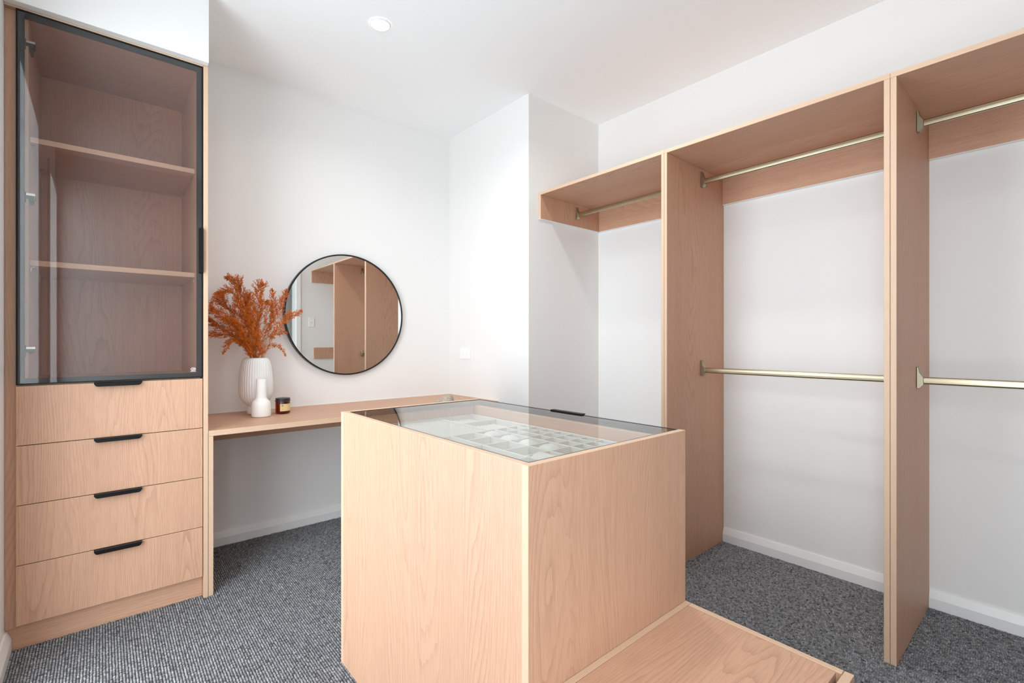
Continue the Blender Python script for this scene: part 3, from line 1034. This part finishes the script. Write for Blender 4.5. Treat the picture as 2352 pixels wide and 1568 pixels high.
def plume(label, pts, start, width, dens=1.0, seed=0):
    """one stem: thin stalk, side branchlets that lean forward, each packed with spikelets"""
    rnd = random.Random(seed)
    N = 48
    path = catmull(pts, N)
    th = thing('dried_grass_stem', label, 'dried flower', path[0], 'orange dried grass stems in the ribbed vase')
    bm = bmesh.new()
    tube(bm, path, [0.0015 - 0.0011 * i / N for i in range(N + 1)], 5)
    part('stalk', bm, 'stalk', th)
    bm = bmesh.new()
    total = sum((path[i + 1] - path[i]).length for i in range(N)) * (1 - start)
    nb = int(total * 275 * dens)
    for k in range(nb):
        f = start + (1 - start) * (k + rnd.random()) / nb
        i = min(int(f * N), N - 1)
        p_ = path[i].lerp(path[i + 1], f * N - i)
        tdir = (path[min(i + 2, N)] - path[max(i - 1, 0)]).normalized()
        g = (f - start) / (1 - start)
        L_ = width * (math.sin(math.pi * min(1, 0.16 + 0.84 * g)) ** 0.8 * 0.85 + 0.22) * (0.55 + 0.6 * rnd.random())
        side = Vector((rnd.gauss(0, 1), rnd.gauss(0, 0.8), rnd.gauss(0, 1)))
        side = (side - tdir * side.dot(tdir)).normalized()
        lean = 0.9 + 0.5 * rnd.random()
        d = (tdir * lean + side).normalized()
        steps = max(3, int(L_ / 0.0042))
        q = p_.copy()
        for s in range(steps):
            d = (d + tdir * 0.05 + Vector((rnd.gauss(0, .10), rnd.gauss(0, .10), rnd.gauss(0, .10) - 0.015))).normalized()
            q2 = q + d * (L_ / steps)
            if s % 2 == 0 and s:
                floret(bm, q, q2 - q, L_ / steps * 2.0, 0.0009)
            for _ in range(2):
                o_ = Vector((rnd.gauss(0, 1), rnd.gauss(0, 1), rnd.gauss(0, 1))).normalized()
                floret(bm, q2, d * 0.8 + o_ * 0.9, 0.0062 + 0.0048 * rnd.random(), 0.0014)
            q = q2
    # tip tuft
    for k in range(14):
        o_ = Vector((rnd.gauss(0, 1), rnd.gauss(0, 1), rnd.gauss(0, 1))).normalized()
        floret(bm, path[-1 - rnd.randrange(3)], tdir + o_ * 0.6, 0.012, 0.0016)
    fl = part('florets', bm, 'floret', th)
    fl['kind'] = 'stuff'


def V_(dx, dz, dy=0.0):
    return (VX + dx, VY + dy, VZ + dz)


PL = [
    # label, control points (offset from the vase mouth centre: dx, dz, dy), start of plume, width, density
    ('orange dried grass stem arching over to the far left top beside the cabinet', [(-.01, -.09), (-.015, 0, 0), (-.035, .15, -.02), (-.085, .29, -.03), (-.115, .355, -.03), (-.165, .345, -.03), (-.215, .285, -.02)], .52, .036, 1.0),
    ('tallest orange dried grass stem, tip bent left at the top of the bouquet', [(-.005, -.09), (-.008, 0, .01), (-.03, .18, .02), (-.062, .33, .02), (-.085, .40, .01), (-.135, .437, .0)], .36, .050, 1.15),
    ('orange dried grass stem rising upright to the right of the tallest tip', [(0, -.09), (.0, 0, 0), (-.005, .16, -.03), (.0, .29, -.04), (.008, .375, -.04), (.020, .402, -.04)], .34, .050, 1.15),
    ('orange dried grass stem pointing upper left, second from the tallest', [(-.01, -.09), (-.02, 0, .02), (-.06, .13, .03), (-.11, .24, .03), (-.15, .30, .02), (-.170, .345, .02)], .33, .052, 1.15),
    ('orange dried grass stem leaning left at mid height, touching the cabinet edge', [(-.015, -.09), (-.025, 0, -.01), (-.07, .10, -.05), (-.13, .19, -.06), (-.185, .235, -.05), (-.220, .255, -.05)], .32, .050, 1.1),
    ('orange dried grass stem leaning left just below the mid one', [(-.015, -.09), (-.026, 0, .01), (-.075, .09, .02), (-.14, .16, .02), (-.19, .185, .02), (-.222, .205, .02)], .32, .046, 1.1),
    ('orange dried grass stem reaching out left nearly level', [(-.015, -.09), (-.028, 0, 0), (-.07, .07, -.03), (-.13, .118, -.03), (-.18, .130, -.03), (-.222, .124, -.03)], .38, .032, 1.0),
    ('orange dried grass stem drooping at the lower left of the bouquet', [(-.02, -.09), (-.03, 0, -.02), (-.062, .055, -.04), (-.105, .098, -.05), (-.138, .085, -.05), (-.164, .030, -.05)], .40, .026, 1.0),
    ('orange dried grass stem at the middle of the bouquet, short and dense', [(-.0, -.09), (-.01, 0, -.03), (-.02, .10, -.06), (-.03, .20, -.07), (-.045, .29, -.07)], .22, .056, 1.2),
    ('orange dried grass stem at the middle behind the dense one', [(.0, -.09), (.005, 0, .03), (.012, .11, .05), (.024, .21, .05), (.034, .285, .05), (.040, .320, .05)], .30, .028, 1.0),
    ('orange dried grass stem leaning slightly right, narrow tip beside the gap', [(.01, -.09), (.012, 0, -.01), (.028, .10, -.02), (.042, .19, -.02), (.050, .27, -.02), (.054, .315, -.02)], .36, .020, .9),
    ('tall orange dried grass stem on the right side in front of the mirror edge', [(.02, -.09), (.032, 0, 0), (.062, .12, 0), (.108, .24, -.01), (.138, .325, -.01), (.152, .385, -.01)], .36, .030, 1.0),
    ('orange dried grass stem on the right with upright blunt tip', [(.018, -.09), (.030, 0, .02), (.055, .13, .03), (.090, .25, .03), (.100, .32, .03), (.088, .385, .03)], .40, .027, 1.0),
    ('rightmost orange dried grass stem reaching across the mirror glass', [(.02, -.09), (.034, 0, -.02), (.072, .11, -.04), (.120, .19, -.05), (.165, .235, -.05), (.222, .262, -.05)], .36, .036, 1.05),
    ('orange dried grass stem arching back left on the right side', [(.02, -.09), (.030, 0, .01), (.058, .12, .01), (.083, .215, .01), (.085, .285, .01), (.055, .310, .01)], .48, .026, .9),
    ('orange dried grass stem drooping at the lower right beside the mirror', [(.02, -.09), (.033, 0, 0), (.050, .045, 0), (.082, .068, 0), (.125, .058, 0), (.152, .012, 0)], .40, .017, .95),
    ('short orange dried grass stem at the right, tip level with the mirror frame', [(.02, -.09), (.033, 0, 0), (.055, .08, -.01), (.085, .125, -.02), (.118, .138, -.02), (.150, .140, -.02)], .42, .018, .9),
    ('short orange dried grass stem spilling over the left of the vase mouth', [(-.01, -.09), (-.025, -.005, -.02), (-.04, .03, -.03), (-.058, .075, -.04), (-.072, .115, -.05)], .28, .030, 1.2),
    ('short orange dried grass stem at the centre of the vase mouth', [(.0, -.09), (.0, 0, -.03), (.010, .04, -.04), (-.005, .10, -.05), (-.015, .16, -.05)], .22, .036, 1.2),
    ('orange dried grass stem filling the upper left, between the two upper left stems', [(-.01, -.09), (-.018, 0, -.02), (-.05, .14, -.05), (-.085, .25, -.06), (-.105, .32, -.06)], .30, .050, 1.15),
    ('orange dried grass stem leaning left in front, ending near the cabinet edge', [(-.012, -.09), (-.022, 0, -.03), (-.06, .09, -.07), (-.11, .165, -.08), (-.155, .205, -.08)], .28, .052, 1.15),
    ('orange dried grass stem behind the upper middle of the bouquet', [(.0, -.09), (.0, 0, .03), (-.02, .16, .06), (-.03, .28, .07), (-.022, .355, .07)], .30, .050, 1.1),
]
for i, (lab, pts, st, wd, de) in enumerate(PL):
    plume(lab, [V_(*q) for q in pts], st, wd * 1.2, de, seed=20 + i)

# ------------------------------------------------------------------ chair tucked in behind the island
chair = thing('tub_chair', 'oatmeal boucle tub chair with curved back, mostly hidden behind the island', 'chair', (1.139, 2.178, 0))
CHX, CHY, ROT = 1.139, 2.178, math.radians(-29)


def chp(a, r, z):
    """point on the chair shell; a = 0 is the middle of the back, which points to +x"""
    a2 = a + ROT
    return Vector((CHX + r * 1.0 * math.cos(a2), CHY + r * math.sin(a2), z))


bm = bmesh.new()
NA = 40
rows = []
for i in range(NA + 1):
    a = math.radians(-125 + 250 * i / NA)
    s = abs(a) / math.radians(125)
    zt = 0.872 - 0.26 * s ** 1.4
    ri, ro_ = 0.205, 0.262
    sect = []
    th_ = (ro_ - ri) / 2
    rc = (ro_ + ri) / 2
    sect.append((ro_ - 0.03, 0.40))
    sect.append((ro_ - 0.01, 0.55))
    for k in range(7):
        t = math.pi * k / 6
        sect.append((rc + th_ * math.cos(t), zt - th_ + th_ * math.sin(t)))
    sect.append((ri, 0.46))
    sect.append((ri, 0.40))
    rows.append([bm.verts.new(chp(a, r, z)) for r, z in sect])
ns = len(rows[0])
for a, b in zip(rows, rows[1:]):
    for j in range(ns):
        bm.faces.new([a[j], a[(j + 1) % ns], b[(j + 1) % ns], b[j]])
bm.faces.new(rows[0])
bm.faces.new(rows[-1][::-1])
bmesh.ops.recalc_face_normals(bm, faces=bm.faces)
part('backrest', bm, 'boucle', chair, smooth=True)
bm = bmesh.new()
lathe(bm, [(0, 0.37), (0.215, 0.37), (0.235, 0.385), (0.235, 0.44), (0.20, 0.47), (0, 0.475)], CHX, CHY, n=40)
bmesh.ops.recalc_face_normals(bm, faces=bm.faces)
part('seat', bm, 'boucle', chair, smooth=True)
for sx, sy in ((1, 1), (1, -1), (-1, 1), (-1, -1)):
    bm = bmesh.new()
    tube(bm, [(CHX + sx * 0.20, CHY + sy * 0.20, 0.0), (CHX + sx * 0.15, CHY + sy * 0.15, 0.38)], [0.009, 0.015], 10)
    part('leg', bm, 'edge_z', chair, smooth=True)

# ------------------------------------------------------------------ power point, light switch, downlight and added fill downlights
so = thing('power_outlet', 'white double power point on the wall right of the mirror', 'outlet', (XN, 2.890, 1.051))
oy, oz = 2.890, 1.051
part('faceplate', BX(XN - 0.008, XN - 0.0003, oy - 0.059, oy + 0.059, oz - 0.038, oz + 0.038, bev=0.002, segs=2), 'plastic', so)
for s in (-1, 1):
    part('rocker', BX(XN - 0.0115, XN - 0.0078, oy + s * 0.030 - 0.005, oy + s * 0.030 + 0.005, oz + 0.012, oz + 0.024, bev=0.001), 'plastic', so)
    bm = bmesh.new()
    for du, dv, tilt in ((-0.007, 0.0, 0.6), (0.007, 0.0, -0.6), (0.0, -0.014, 0.0)):
        vv = []
        for a, b in ((-0.0009, -0.0036), (0.0009, -0.0036), (0.0009, 0.0036), (-0.0009, 0.0036)):
            u = a * math.cos(tilt) - b * math.sin(tilt)
            w = a * math.sin(tilt) + b * math.cos(tilt)
            vv.append(bm.verts.new((XN - 0.0082, oy + s * 0.030 + du + u, oz - 0.006 + dv + w)))
        bm.faces.new(vv)
    part('socket_slots', bm, 'slot', so)

sw = thing('light_switch', 'white light switch on the wall seen in the mirror', 'switch', (2.115, YB, 1.39))
part('faceplate', BX(2.079, 2.151, YB + 0.0003, YB + 0.009, 1.335, 1.450, bev=0.002, segs=2), 'plastic', sw)
part('rocker', BX(2.111, 2.119, YB + 0.0088, YB + 0.0125, 1.387, 1.397, bev=0.001), 'slot', sw)

for i, (dx, dy) in enumerate(DOWN_AND_FILL_LIGHTS):
    dl = thing('downlight', ['round white downlight lit in the ceiling above the desk',
                             'unseen downlight added as fill above the island bench',
                             'unseen downlight added as fill above the middle wardrobe bay'][i], 'light', (dx, dy, ZC))
    bm = bmesh.new()
    lathe(bm, [(0.041, ZC - 0.0035), (0.0435, ZC - 0.0065), (0.050, ZC - 0.005), (0.0535, ZC - 0.0005)], dx, dy, n=48)
    bmesh.ops.recalc_face_normals(bm, faces=bm.faces)
    part('trim_ring', bm, 'plastic', dl, smooth=True)
    bm = bmesh.new()
    lathe(bm, [(0, ZC - 0.0030), (0.0412, ZC - 0.0030)], dx, dy, n=40)
    bmesh.ops.recalc_face_normals(bm, faces=bm.faces)
    for f in bm.faces:
        if f.normal.z > 0:
            f.normal_flip()
    part('diffuser', bm, 'glow', dl)
